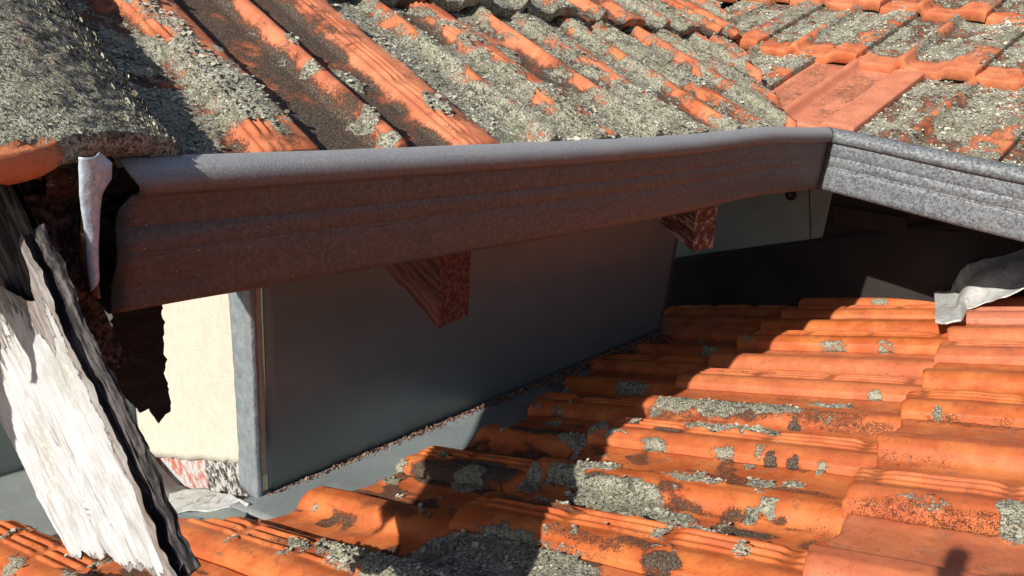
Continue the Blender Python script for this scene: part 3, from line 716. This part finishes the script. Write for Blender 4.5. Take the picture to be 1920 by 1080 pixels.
# ------------------------------------------------------------------ metal tray at the foot of the grey wall
u = np.linspace(0, 1, 80); near_ = []; far_ = []
xs = np.linspace(.72, 2.77, 80)
foot = np.array([[x, 1.61-.006*(x-.795), -1.399] for x in xs])
tl = [(foot[i]@vT) for i in range(80)]
und = np.array([t_*vT+(np.interp(t_, _ct, _cr)-.10)*vR+LN*(LD-.082) for t_ in tl])
P = g(und, foot+[0, .02, 0], 12); P = P+LN*(.004*(fbm(P, 8, 2, 3)-.5))[..., None]
back_ = foot.copy(); back_[:, 1] += .8; back_[:, 2] -= .2
Pg = np.array([[[x, y, lowz(x, min(y, 2.2), .10)] for x in np.linspace(-1.3, .79, 30)] for y in np.linspace(1.5, 2.60, 14)])
sheet('tray_sheet', Pg, M['grey_tray'], fw, .004, True)
tray = sheet('metal_tray', P, M['grey_tray'], None, .004, True)
tag(tray, 'flat grey metal flashing tray running along the foot of the grey wall', 'flashing')

# grey flashing flap and stained lead at the foot of the cream wall
def rp(x, y, off): return lowpt(x, y, off)
fd = thing('lead_flashing', 'crumpled stained white lead flashing at the foot of the cream wall', 'flashing', rp(390, 935, .05))
pr = [((318, 925), (314, 968)), ((350, 918), (345, 960)), ((390, 917), (390, 958)), ((430, 928), (430, 952)), ((468, 945), (462, 952))]
V = []
A_ = np.array([rp(x, y, .035) for (x, y), _ in pr]); B_ = np.array([rp(x, y, .045) for _, (x, y) in pr]); kk = np.linspace(0, 4, 40)
it2 = lambda Q: np.stack([np.interp(kk, np.arange(len(Q)), Q[:, i]) for i in range(3)], 1)
P = g(it2(A_), it2(B_), 16); P = P+LN*(.02*(fbm(P, 16, 3, 8)-.5))[..., None]; sheet('lead_fold', P, M['lead_old'], fd, .003)
pr = [((290, 932), (290, 950)), ((330, 938), (330, 962)), ((380, 946), (380, 972)), ((430, 950), (432, 984)), ((470, 953), (452, 988))]
A_ = np.array([rp(x, y, .048) for (x, y), _ in pr]); B_ = np.array([rp(x, y, .050) for _, (x, y) in pr])
P = g(it2(A_), it2(B_), 10); P = P+LN*(.006*(fbm(P, 16, 3, 8)-.5))[..., None]; o = sheet('grey_flap', P, M['grey_wall'], fd, .003)

# crumpled lead sheet lying over the tiles at the right
cl = [((1752, 548), (1754, 606)), ((1764, 545), (1775, 607)), ((1785, 545), (1802, 600)), ((1793, 532), (1812, 575)), ((1803, 508), (1826, 570)), ((1815, 494), (1850, 562)), ((1840, 484), (1880, 556)), ((1880, 474), (1925, 545)), ((1940, 455), (1990, 530)), ((2040, 430), (2060, 480))]
k_ = len(cl); kk = np.linspace(0, k_-1, 120)
offs = np.array([-.02, -.025, -.03, -.03, -.035, -.045, -.06, -.075, -.085, -.09])
def near2(x, y, o_):
    p, q_ = rp(x, y, o_), at_back(x, y, .05); return p if p@p < q_@q_ else q_
A_ = np.array([near2(*a, o_) for (a, b), o_ in zip(cl, offs)]); B_ = np.array([near2(*b, o_) for (a, b), o_ in zip(cl, offs)])
it3 = lambda Q: np.stack([np.interp(kk, np.arange(k_), Q[:, i]) for i in range(3)], 1)
P = g(it3(A_), it3(B_), 40)
t_ = np.linspace(0, 1, 40)[:, None]
P = P+LN*(.035*(fbm(P*np.array([.5, 1.2, 1]), 9, 3, 41)-.5)+.012*np.sin(t_*9+kk[None, :]*.6)*np.clip(kk[None, :]-1.5, 0, 1))[..., None]
o = sheet('lead_sheet', P, M['lead'], None, .004); tag(o, 'crumpled pale lead sheet draped over the sunlit tiles at the right edge', 'flashing')

# ------------------------------------------------------------------ leaf debris along the wall foot
def debris():
    r = np.random.default_rng(11); V = []; F = []; n = 3600
    for i in range(n):
        t = r.random()**.9; c = WA0+WDIR*(t*1.9+.02)+WN*(.012+abs(r.normal(0, .020))); c[2] = -1.394+r.uniform(0, .012)
        if r.random() < .06: c = c+WN*r.uniform(0, .10); c[2] += .003
        s_ = r.uniform(.003, .012); a = nrm(r.normal(size=3)); b = nrm(np.cross(a, r.normal(size=3))); m_ = nrm(np.cross(a, b))
        k = len(V); V += [c-a*s_, c+b*s_*.5+m_*s_*.3, c+a*s_, c-b*s_*.5]; F.append((k, k+1, k+2, k+3))
        V += [c+m_*s_*.5]; F += [(k, k+1, k+4), (k+1, k+2, k+4)]
    m = NT('leaf_litter'); cc = m.mix(m.ramp(m.noise(300, 3), .5, .62), (.16, .07, .045), (.50, .36, .27)); mt = m.out(cc, .9)
    o = mesh_obj('leaf_litter', V, F, mt, None, smooth=False); tag(o, 'line of brown leaf crumbs gathered along the foot of the grey wall', 'leaf litter', kind='stuff')
debris()

# ------------------------------------------------------------------ broken white barge board
BX = .20; bn = nrm([-1, -.10, .0])
def bpt(x, y, off=0.): return at_plane(x, y, bn, bn@np.array([BX, .9, -.5])+off)
left = [(-60, 700), (0, 795), (45, 885), (80, 945), (108, 1000), (118, 1038), (135, 1046), (160, 1050)]
bdir = nrm(bpt(300, 1010)-bpt(120, 640))
WL = wood('peeled_white_board', 'white', bdir); WR = wood('rotten_board', 'rot', bdir)
def board():
    # parametric: s along the board, q from the lower-left edge to the upper-right edge
    ls = np.array([(-250, 330), (-60, 690), (0, 795), (60, 915), (108, 1000), (150, 1078)], float); rs = np.array([(-60, 250), (20, 400), (80, 535), (152, 700), (240, 885), (330, 1088)], float)
    n = 200; m_ = 90; s_ = np.linspace(0, 5, n)
    L_ = np.stack([np.interp(s_, np.arange(6), ls[:, i]) for i in (0, 1)], 1); R_ = np.stack([np.interp(s_, np.arange(6), rs[:, i]) for i in (0, 1)], 1)
    q = np.linspace(0, 1, m_)
    px = L_[:, None]*(1-q)[None, :, None]+R_[:, None]*q[None, :, None]
    P = np.array([[bpt(x, y) for x, y in row] for row in px])
    c1 = 4.60+.40*q+.20*(vnoise(np.stack([q*15, q*0, q*0], 1), 5)-.5)-.5*np.exp(-((q-.16)/.05)**2)*.5-.42*np.exp(-((q-.38)/.035)**2)*.5-.3*np.exp(-((q-.73)/.03)**2)*.5
    c1 += .05
    c0 = .35+.9*sstep(.3, .9, q)+.9*(vnoise(np.stack([q*7, q*0+3, q*0], 1), 9))
    s2 = c0[None, :]+(c1-c0)[None, :]*np.linspace(0, 1, n)[:, None]
    Q = np.zeros_like(P)
    for j in range(m_):
        for i in range(3): Q[:, j, i] = np.interp(s2[:, j], s_, P[:, j, i])
    gd = fbm(np.stack([q[None, :]*26+0*s2, s2*1.2, 0*s2], -1), 1., 4, 5)
    crack = np.exp(-((q[None, :]-(.40+.04*np.sin(s2*2.3)+.02*(vnoise(np.stack([s2*5, 0*s2, 0*s2], -1), 2)-.5)))/.007)**2)*sstep(2.2, 2.8, s2)
    crack2 = np.exp(-((q[None, :]-(.55+.02*np.sin(s2*3)))/.006)**2)*sstep(3.2, 3.6, s2)
    relief = .010*(gd-.5)-.020*(crack+crack2*.7)
    edge = sstep(.06, 0, 1-q)[None, :]*.006*fbm(np.stack([0*s2, s2*6, 0*s2], -1), 1., 3, 8)
    F3 = Q+bn*(relief-edge)[..., None]
    bare = .40*sstep(.10, .0, 1-q)[None, :]+.5*crack+.4*crack2+.45*sstep(.25, .0, (c1[None, :]-s2))*.6+.7*sstep(1.0, .2, s2-c0[None, :])*vnoise(np.stack([q[None, :]*9+0*s2, s2, 0*s2], -1), 3)
    root = thing('barge_board', 'broken barge board of peeling white paint hanging at the left below the verge', 'board', bpt(200, 850))
    o = mesh_obj('painted_face', F3.reshape(-1, 3), gridf(n, m_, False), WL, root, dict(bare=bare))
    # dark core behind the paint: thickness with a decayed hollow edge
    th = .050; m2 = 60; P2 = []
    d = np.linspace(0, 1, m2)
    edge_r = F3[:, -1]; edge_dir = nrm(np.cross(bdir, bn)); edge_dir *= np.sign(edge_dir@(bpt(400, 700)-bpt(200, 800)))
    V = edge_r[:, None]-bn*(d*.023)[None, :, None]
    tt = np.linspace(0, 1, n)[:, None]
    hollow = -.008*np.sin(np.clip(d/.6, 0, 1)*math.pi)[None, :]+.008*sstep(.5, .8, d)[None, :]
    nz = fbm(np.stack([tt*16+0*d, d[None, :]*4+0*tt, 0*tt*d], -1), 1., 5, 12)-.5
    V = V+edge_dir*(hollow+.008*nz)[..., None]
    V = np.concatenate([V, (V[:, -1]-edge_dir*.12)[:, None]], 1)
    o2 = mesh_obj('rotten_edge', V.reshape(-1, 3), gridf(n, V.shape[1], False), WR, root); 
    # end grain and back
    lo = np.concatenate([F3[-1], V[-1, 1:]]); hi = lo-bdir*.25
    s3 = (.2+(c1-.22)[None, :]*np.linspace(0, 1, n)[:, None]); Q3 = np.zeros_like(P)
    for j in range(m_):
        for i in range(3): Q3[:, j, i] = np.interp(s3[:, j], s_, P[:, j, i])
    g3 = fbm(np.stack([q[None, :]*20+0*s3, s3*1.5, 0*s3], -1), 1., 4, 25)
    core = Q3-bn*(.010+.012*g3)[..., None]; mesh_obj('rotten_core', core.reshape(-1, 3), gridf(n, m_, False), WR, root)
    bk = (Q3-bn*.024); mesh_obj('rotten_back', bk[::4, ::3].reshape(-1, 3), gridf(len(range(0, n, 4)), len(range(0, m_, 3)), True), WR, root)
    e1 = np.stack([F3[-1]-bn*t__*.023+bdir*(-.012*math.sin(t__*3)-.02*t__*0) for t__ in np.linspace(0, 1, 8)])
    mesh_obj('broken_end', e1.reshape(-1, 3), gridf(8, m_, False), WR, root)
    e2 = np.stack([F3[:, 0]-bn*t__*.023 for t__ in np.linspace(0, 1, 6)])
    mesh_obj('lower_edge', e2.reshape(-1, 3), gridf(6, n, False), WR, root)
    return root
board()

# dark decayed rafter and fascia inside the eave at the left
V, F = slab([pa(-.15, .02, -.075), pa(.40, .02, -.075), pa(.40, .9, -.075), pa(-.15, .9, -.075)], NA, .05); o = mesh_obj('fascia_boards', V, F, WR, upA, smooth=False)
V, F = slab([pa(.36, -.01, -.13), pa(.43, -.01, -.13), pa(.43, .9, -.13), pa(.36, .9, -.13)], NA, .13); o = mesh_obj('rafter_tail', V, F, WR, upA, smooth=False)

fl = [(215, 545), (306, 545), (304, 590), (309, 618), (306, 650), (312, 680), (310, 702), (318, 730), (320, 772), (309, 776), (300, 793), (288, 782), (283, 768), (262, 772), (240, 750), (215, 740)]  # outline of the shadow cast on the cream wall, built as an added black sheet
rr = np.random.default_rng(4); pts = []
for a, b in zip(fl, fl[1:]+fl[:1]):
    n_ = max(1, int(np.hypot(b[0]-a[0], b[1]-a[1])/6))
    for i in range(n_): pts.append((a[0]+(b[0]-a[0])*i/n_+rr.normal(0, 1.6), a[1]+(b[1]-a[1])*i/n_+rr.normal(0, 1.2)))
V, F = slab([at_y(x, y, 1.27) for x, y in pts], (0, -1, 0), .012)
mf = NT('shadow_sheet_black'); M['shadow_black'] = mf.out(mf.mix(mf.ramp(mf.noise(90, 5, .7), .45, .7), (.008, .008, .011), (.03, .028, .03)), .9, 0., mf.bump(mf.noise(120, 4), .004))
tag(mesh_obj('shadow_sheet', V, F, M['shadow_black'], None, smooth=False), 'ragged black sheet standing in for the shadow on the cream wall under the gutter end', 'shadow stand-in')

# photographer's phone and hand, just behind the lens: they throw the small shadow at the lower right
def camw(p): return W@np.array(p, float)
ph = thing('smartphone', 'black smartphone held level beside the lens, throwing the small rounded shadow', 'phone', camw((.04, 0, -.03)))
pts = []; hx, hy, rc_ = .150, .066, .022
for cx, cy, a0 in ((hx-rc_, hy-rc_, 0), (-hx+rc_, hy-rc_, 90), (-hx+rc_, -hy+rc_, 180), (hx-rc_, -hy+rc_, 270)):
    for a in np.radians(np.linspace(a0, a0+90, 7)): pts.append(camw((.042+cx+rc_*math.cos(a), cy+rc_*math.sin(a), -.022)))
mp_ = NT('phone_case'); M['phone'] = mp_.out((.02, .02, .022), .4)
V, F = slab(pts, W@np.array([0, 0, 1.]), .015); bevel(mesh_obj('body', V, F, M['phone'], ph, smooth=False), .001)
def skinned(name, verts, edges, radii, mat, parent):
    me = bpy.data.meshes.new(name); me.from_pydata([tuple(camw(v)*S) for v in verts], edges, []); me.materials.append(mat)
    o = bpy.data.objects.new(name, me); COL.objects.link(o)
    m = o.modifiers.new('skin', 'SKIN'); m.use_smooth_shade = True
    for i, r_ in enumerate(radii): me.skin_vertices[0].data[i].radius = (r_*S, r_*S)
    me.skin_vertices[0].data[0].use_root = True
    o.modifiers.new('sub', 'SUBSURF').render_levels = 2
    if parent is not None: adopt(o, parent)
    return o
ms = NT('skin'); M['skin'] = ms.out((.55, .30, .21), .5)
hv = [(-.30, .26, -.16), (-.24, .15, -.12), (-.19, .06, -.085), (-.17, .0, -.075)]; he = [(0, 1), (1, 2), (2, 3)]; hr = [.050, .045, .050, .045]
def chain(root, pp, rr_):
    k = root
    for p_, r_ in zip(pp, rr_): hv.append(p_); hr.append(r_); he.append((k, len(hv)-1)); k = len(hv)-1
chain(3, [(-.168, -.050, -.070), (-.172, -.092, -.050), (-.150, -.101, -.020), (-.125, -.088, -.004)], [.019, .018, .016, .013])
chain(3, [(-.195, -.010, -.050), (-.200, -.028, -.015), (-.165, -.030, .004), (-.115, -.026, .004)], [.019, .018, .016, .013])
chain(2, [(-.205, .020, -.045), (-.205, .010, -.010), (-.165, .012, .005), (-.120, .014, .004)], [.019, .017, .016, .013])
chain(2, [(-.210, .058, -.050), (-.205, .050, -.012), (-.170, .050, .002), (-.135, .048, .000)], [.017, .015, .014, .011])
chain(1, [(-.185, .100, -.085), (-.140, .060, -.062), (-.095, .030, -.055)], [.024, .020, .016])
hand = skinned('person', hv, he, hr, M['skin'], None); tag(hand, 'left hand gripping the end of the black phone', 'person')

V, F = slab([at_y(x, y, 1.16) for x, y in [(-60, 330), (170, 345), (176, 470), (186, 560), (240, 680), (205, 700), (130, 585), (70, 480), (-60, 400)]], (0, -1, 0), .03)
mesh_obj('decayed_fascia', V, F, WR, upA, smooth=False)

# ground far below
m = NT('garden_soil'); mt = m.out(m.mix(m.noise(2, 5), (.06, .07, .03), (.12, .09, .06)), .95)
V = np.array([(-120, -120, -6.5), (120, -120, -6.5), (120, 120, -6.5), (-120, 120, -6.5)])/S
tag(mesh_obj('ground', V, [(0, 1, 2, 3)], mt, None), kind='structure')
